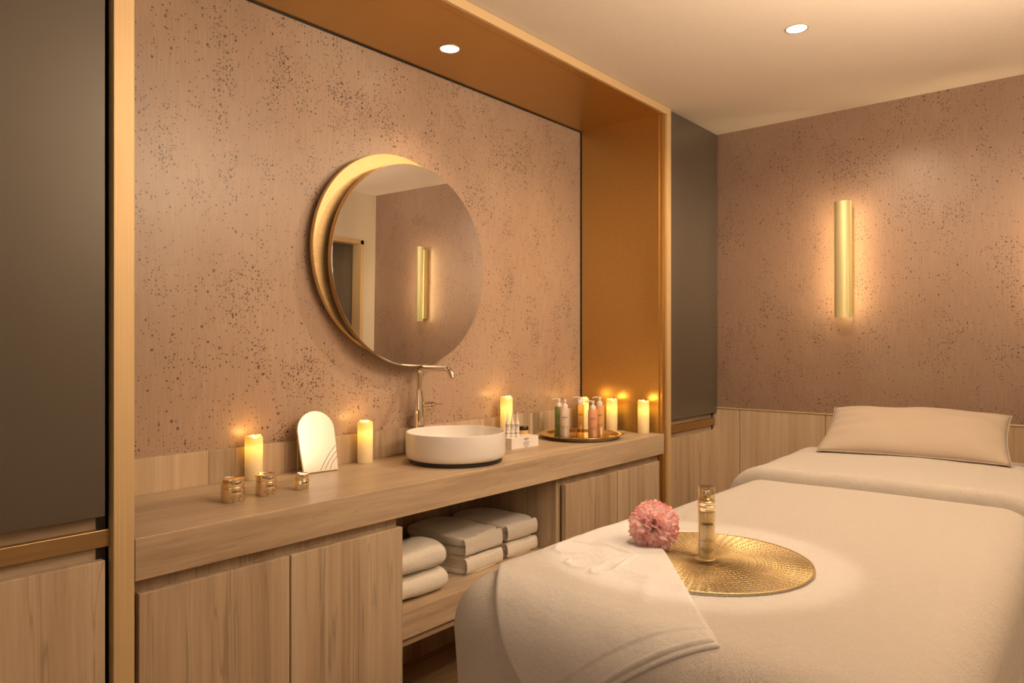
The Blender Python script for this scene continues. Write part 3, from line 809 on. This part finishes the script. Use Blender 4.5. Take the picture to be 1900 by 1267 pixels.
# turned-back top edge of the blanket
def fdisp(su, sv, x, y): return .004*noise.noise(Vector((x*5, y*4, 2)))+.0015*noise.noise(Vector((x*20, y*12, 9)))
part('turned_back_edge', patch((2.525, BY0-.22), (.60, -.0), (0.0, BY1-BY0+.42), 50, 80, .042, .030, fdisp, lambda u, v: ((.012*math.sin(v*5))*(1-u), 0)), BLANKET, bl, 'all')

# towel laid across the foot corner
MX, MY, MR = 1.487, .693, .2245
dx_, dy_ = -.790, -.613; nx_, ny_ = -.613, .790
TW, TL = .372, .90
A = (1.800, 1.040)
# embossed shell-like fan: strokes in towel coordinates (s along length, t across)
def plan(s, t): return (A[0]+dx_*s+nx_*t, A[1]+dy_*s+ny_*t)
def inv_plan(x, y): rx, ry = x-A[0], y-A[1]; return rx*dx_+ry*dy_, rx*nx_+ry*ny_
fan = (1.515, .845)
strokes = [[(1.37, .80), (1.403, .904), (1.393, .986), (1.35, .992), (1.306, .972)],
           [(1.37, .80), (1.318, .863), (1.275, .907), (1.25, .901), (1.232, .871), (1.237, .843)],
           [(1.37, .80), (1.30, .824), (1.239, .828), (1.217, .811), (1.221, .797), (1.26, .785), (1.37, .80)],
           [(1.306, .972), (1.300, .945), (1.33, .90)]]
segs = [(a, b) for st_ in strokes for a, b in zip(st_, st_[1:])]
def tdisp(su, sv, x, y):
    h = .0035*noise.noise(Vector((x*6, y*6, 3)))+.0012*noise.noise(Vector((x*22, y*22, 8)))
    h += .0055*min(1, max(0, (MR+.035-math.hypot(x-MX, y-MY))/.035))
    m_ = 1
    for a, b in segs:
        ax, ay = a; vx, vy = b[0]-ax, b[1]-ay; L2 = vx*vx+vy*vy
        k = max(0, min(1, ((x-ax)*vx+(y-ay)*vy)/L2)); m_ = min(m_, math.hypot(x-ax-k*vx, y-ay-k*vy))
    h += .0046*math.exp(-(m_/.0060)**2)
    # woven border stripe near the hem
    if .010 < TL-su < .040: h -= .0022
    # soft creases
    h += .007*math.exp(-((sv-.17-.1*su)/.02)**2)*max(0, 1-abs(su-.15)/.14)
    h += .005*math.exp(-((sv-.06-.25*max(0, su-.6))/.018)**2)*max(0, 1-abs(su-.7)/.14)
    return h
bt = thing('spa_towel', 'white terry towel with an embossed fan motif laid over the foot corner of the bed', 'towel', (1.4, .8, BT))
part('towel_body', patch((A[0], A[1]), (dx_*TL, dy_*TL), (nx_*TW, ny_*TW), 290, 150, .012, .010, tdisp), TOWEL, bt, 'all')
# lower leaf showing at the hem
part('under_leaf', patch(plan(.02, -.004), (dx_*(TL-.012), dy_*(TL-.012)), (nx_*TW*.98, ny_*TW*.98), 60, 30, .005, .004, lambda a_, b_, x, y: .0048*min(1, max(0, (MR+.035-math.hypot(x-MX, y-MY))/.035))), TOWEL, bt, 'all')

# pillow
pw, pd, ph = .640, .385, .135
pc = thing('pillow', 'beige cotton pillow resting at the head of the bed', 'pillow', (3.175, .605, .852), math.radians(-90+5))
def pil(u, v, s):
    x, y = 2*u-1, 2*v-1
    k = max(0, (1-x**6))**.5*max(0, (1-y**6))**.5
    k = (max(0, 1-abs(x)**3.2)**.55)*(max(0, 1-abs(y)**2.6)**.6)
    X = x*pw/2*(1-.055*(1-abs(x)**2)*0-.045*(abs(x))*(1-y*y)); Y = y*pd/2*(1-.07*(1-x*x)*abs(y))
    cr = noise.noise(Vector((x*3, y*3, s*2)))*.008*k + .0055*math.sin(y*17+4*x)*max(0, abs(x)-.55)*k*2.4 + .006*math.sin(x*7+s)*k*y
    Z = s*ph/2*k*(1+.0)+cr
    return Vector((X, Y, Z))
pb = bmesh.new()
for s in (1, -1): grid(56, 40, lambda u, v: pil(u, v, s), pb)
bmesh.ops.remove_doubles(pb, verts=pb.verts, dist=.0004)
PT = Matrix.Translation((0, 0, .098)) @ Matrix.Rotation(math.radians(22), 4, 'X')
bmesh.ops.transform(pb, matrix=PT, verts=pb.verts)
pbo = obj('pillow_case', pb, PILLOWC, pc, 'all')
pts = []
for k in range(160):
    f = k/160*4; sd = int(f); q = f-sd
    u, v = [(q, 0), (1, q), (1-q, 1), (0, 1-q)][sd]
    pts.append(PT @ pil(u, v, 1))
pts.append(pts[0]); obj('piping', tube(pts, .0022, 6), PILLOWC, pc, True)

# ------------------------------------------------------------------ gold placemat
MZ = top_z(MX, MY)+.0014
pm = thing('gold_placemat', 'round gold woven-wire placemat lying on the blanket', 'placemat', (MX, MY, MZ))
MAT_G = mat('matte_gold_wire', (.52, .39, .20), .42, .85)
lat = bmesh.new(); ns = 130
for sgn in (1, -1):
    for k in range(ns):
        a0 = 2*PI*k/ns; ring = []
        for i in range(25):
            f = i/24; r = .018+(MR-.020)*f; a = a0+sgn*.62*f**1.6
            z = .0012+.0007*math.sin(f*60*PI/2+k*PI)*sgn
            wd = .0006+.0011*f
            c_, s_ = math.cos(a), math.sin(a); tx, ty_ = -s_, c_
            ring.append([lat.verts.new((r*c_+tx*wd*q, r*s_+ty_*wd*q, z+dz)) for q, dz in ((-1, 0), (0, .0015), (1, 0))])
        for p, q in zip(ring, ring[1:]):
            for j in range(2): lat.faces.new((p[j], p[j+1], q[j+1], q[j]))
lo_ = obj('wire_lattice', lat, MAT_G, pm, True); tag(lo_, kind='stuff')
rg = bmesh.new()
for k in range(18):
    r = MR*(.10+.05*k); tube([(r*math.cos(2*PI*i/96), r*math.sin(2*PI*i/96), .0016) for i in range(97)], .0009, 5, rg, False)
obj('ring_wires', rg, MAT_G, pm, True)
obj('rim', tube([(MR*math.cos(2*PI*i/128), MR*math.sin(2*PI*i/128), .0018) for i in range(129)], .0021, 8, cap=False), MAT_G, pm, True)
obj('center_disc', lathe([(0, .0008), (.022, .0008), (.024, .0018), (.022, .0028), (0, .0028)], 40), MAT_G, pm, True)

# ------------------------------------------------------------------ serum bottle
sx, sy = 1.464, .678
sb = thing('serum_bottle', 'tall clear serum bottle of golden liquid with gold pump, on the placemat', 'bottle', (sx, sy, MZ+.003), face_cam(sx, sy, .08))
GLASS = thin_glass('clear_glass', (.99, .98, .95))
SERUM = mat('golden_serum', (.83, .55, .20), .22, 0, Coat_Weight=1.0, Coat_Roughness=.03)
n_ = N(SERUM)
vo = n_.new('ShaderNodeTexVoronoi'); vo.inputs['Scale'].default_value = 420; n_.link(n_.coord(), vo.inputs['Vector'])
fl2 = n_.ramp(vo.outputs['Distance'], [(.0, (1, .93, .62)), (.22, (.98, .78, .38)), (.5, (.90, .64, .26))])
n_.link(fl2, n_.b.inputs['Base Color'])
obj('serum', lathe([(0, .010), (.0145, .010), (.0165, .012), (.0168, .110), (.0150, .112), (0, .112)], 48), SERUM, sb, True)
obj('glass_body', lathe([(0, 0), (.0180, 0), (.0192, .0015), (.0192, .112), (.0180, .1145), (.0174, .1145), (.0174, .0098), (0, .0085)], 56), GLASS, sb, True)
obj('collar', lathe([(0, .1125), (.0178, .1125), (.0185, .1135), (.0185, .1235), (.0178, .1242), (.0178, .1255), (.0183, .1262), (.0183, .1330), (.0165, .1345), (0, .1345)], 48), POLISH, sb, True)
pu = obj('pump_head', lathe([(0, .1340), (.0125, .1340), (.0125, .1385), (.0085, .1400), (.0080, .1470), (.0092, .1480), (.0092, .1560), (.0080, .1575), (0, .1575)], 36), POLISH, sb, True)
nz = lathe([(0, 0), (.0022, 0), (.0022, .0016), (.0008, .0016), (.0008, .001), (0, .001)], 16)
bmesh.ops.rotate(nz, verts=nz.verts, cent=(0, 0, 0), matrix=Matrix.Rotation(PI/2, 3, 'X'))
obj('nozzle', nz, mat('nozzle_white', (.8, .8, .8), .3), pu, True, loc=(0, -.0090, .1525))
CAPG = thin_glass('cap_clear', (.97, .94, .88))
obj('clear_cap', lathe([(.0170, .1345), (.0182, .1345), (.0182, .1640), (.0172, .1655), (0, .1655), (0, .1645), (.0168, .1642), (.0170, .1630), (.0170, .1345)], 48), CAPG, sb, True)
obj('brand_lettering', text_mesh('CARITA', .0074, .0194, off=.0003), INK, sb, loc=(0, 0, .0865))
sm = text_mesh('PARIS', .0026, .0194)
for z_, s_, q in ((-.0255, 'LE SERUM', .0030), (-.0290, 'GENESE D OR BLANC', .0030), (-.046, 'SERUM HYDRATANT ECLAT', .0024), (-.0495, 'CONCENTRE DE JEUNESSE', .0024), (-.053, 'PERFECT SERUM', .0024)):
    b_ = text_mesh(s_, q, .0194); bmesh.ops.translate(b_, vec=(0, 0, z_), verts=b_.verts); merge(sm, b_)
obj('small_print', sm, INK_GOLD, sb, loc=(0, 0, .0795))

# ------------------------------------------------------------------ carnation
PET = mat('petal', (.9, .6, .55), .5, 0, Subsurface_Weight=.0); n_ = N(PET)
at = n_.new('ShaderNodeAttribute', attribute_name='rad'); tcn = n_.noise(60, n_.coord((1, 1, 1)), 3)
fa = n_.math('ADD', at.outputs['Fac'], n_.math('MULTIPLY', n_.math('SUBTRACT', tcn, .5), .30))
n_.link(n_.ramp(fa, [(0, (.92, .14, .15)), (.27, (.98, .40, .42)), (.38, (1, .80, .82)), (.86, (1, .96, .97)), (.96, (.95, .52, .52)), (1.0, (.60, .10, .10))]), n_.b.inputs['Base Color'])
tb = n_.new('ShaderNodeBsdfTranslucent'); tb.inputs[0].default_value = (1, .72, .68, 1); ms = n_.new('ShaderNodeMixShader'); ms.inputs[0].default_value = .55
out = n_.t.nodes['Material Output']; n_.link(n_.b.outputs[0], ms.inputs[1]); n_.link(tb.outputs[0], ms.inputs[2]); n_.link(ms.outputs[0], out.inputs[0])
def petal_mesh(seed):
    rp = random.Random(seed); ph1 = rp.uniform(0, 6); nu, nv = 10, 30
    bm = bmesh.new(); V = []; rad = []
    for i in range(nu+1):
        f = i/nu; row_ = []
        for j in range(nv+1):
            v = j/nv*2-1
            width = .005+.031*f**1.2
            frill = (.055*math.sin(v*24+ph1)+.05*math.sin(v*43+ph1*2))*f**4
            L = .050*f*(1-.30*v*v*f)+frill*.026
            ruf = (.0055*math.sin(v*9+ph1)+.0030*math.sin(v*21+ph1*3))*f**2.0
            row_.append(bm.verts.new((width*v, ruf+.010*v*v*f-.018*f*f, L))); rad.append(f*(1 if True else 0))
        V.append(row_)
    for i in range(nu):
        for j in range(nv): bm.faces.new((V[i][j], V[i][j+1], V[i+1][j+1], V[i+1][j]))
    me = bpy.data.meshes.new('petal'); bm.to_mesh(me); bm.free()
    at_ = me.attributes.new('rad', 'FLOAT', 'POINT')
    for i, v in enumerate(rad): at_.data[i].value = v
    for p in me.polygons: p.use_smooth = True
    me.materials.append(PET); return me
pms = [petal_mesh(k) for k in range(7)]
FX, FY = 1.462, .802
fz = top_z(FX, FY)+.024
fw = thing('carnation', 'pink and white ruffled carnation head lying on the towel corner', 'flower', (FX, FY, fz))
ctr = Vector((0.012, .010, .040))
axis = Vector((-.72, -.45, .55)).normalized()
rq = axis.to_track_quat('Z', 'Y')
rp = random.Random(5)
for layer, (nn, tl, sc) in enumerate(((11, 86, 1.0), (10, 62, 1.02), (8, 40, .98), (6, 22, .90), (3, 8, .82))):
    for k in range(nn):
        az = 2*PI*(k+.5*(layer % 2))/nn+rp.uniform(-.15, .15); th = math.radians(tl+rp.uniform(-7, 7))
        d = Vector((math.sin(th)*math.cos(az), math.sin(th)*math.sin(az), math.cos(th)))
        q = rq @ d.to_track_quat('Z', 'Y') @ Matrix.Rotation(rp.uniform(-.5, .5) if layer < 3 else rp.uniform(0, 6), 3, 'Z').to_quaternion()
        dd = rq @ d
        base = ctr - axis*.012
        s = sc*rp.uniform(.92, 1.08)
        # keep the lower petals above the cloth
        if dd.z < -.35: s *= .80
        if dd.z < -.65: s *= .82
        s *= 1.10
        shared('petal', pms[rp.randrange(7)], fw, base, q.to_euler(), (s, s, s))
cal = lathe([(0, -.030), (.004, -.029), (.007, -.018), (.011, -.006), (.010, .002), (0, .004)], 14)
obj('calyx', cal, mat('calyx_green', (.16, .22, .07), .6), fw, True, loc=ctr-axis*.014, rot=rq.to_euler())

for o in bpy.data.objects:
    if o.name.startswith('small_print'): o['kind'] = 'stuff'
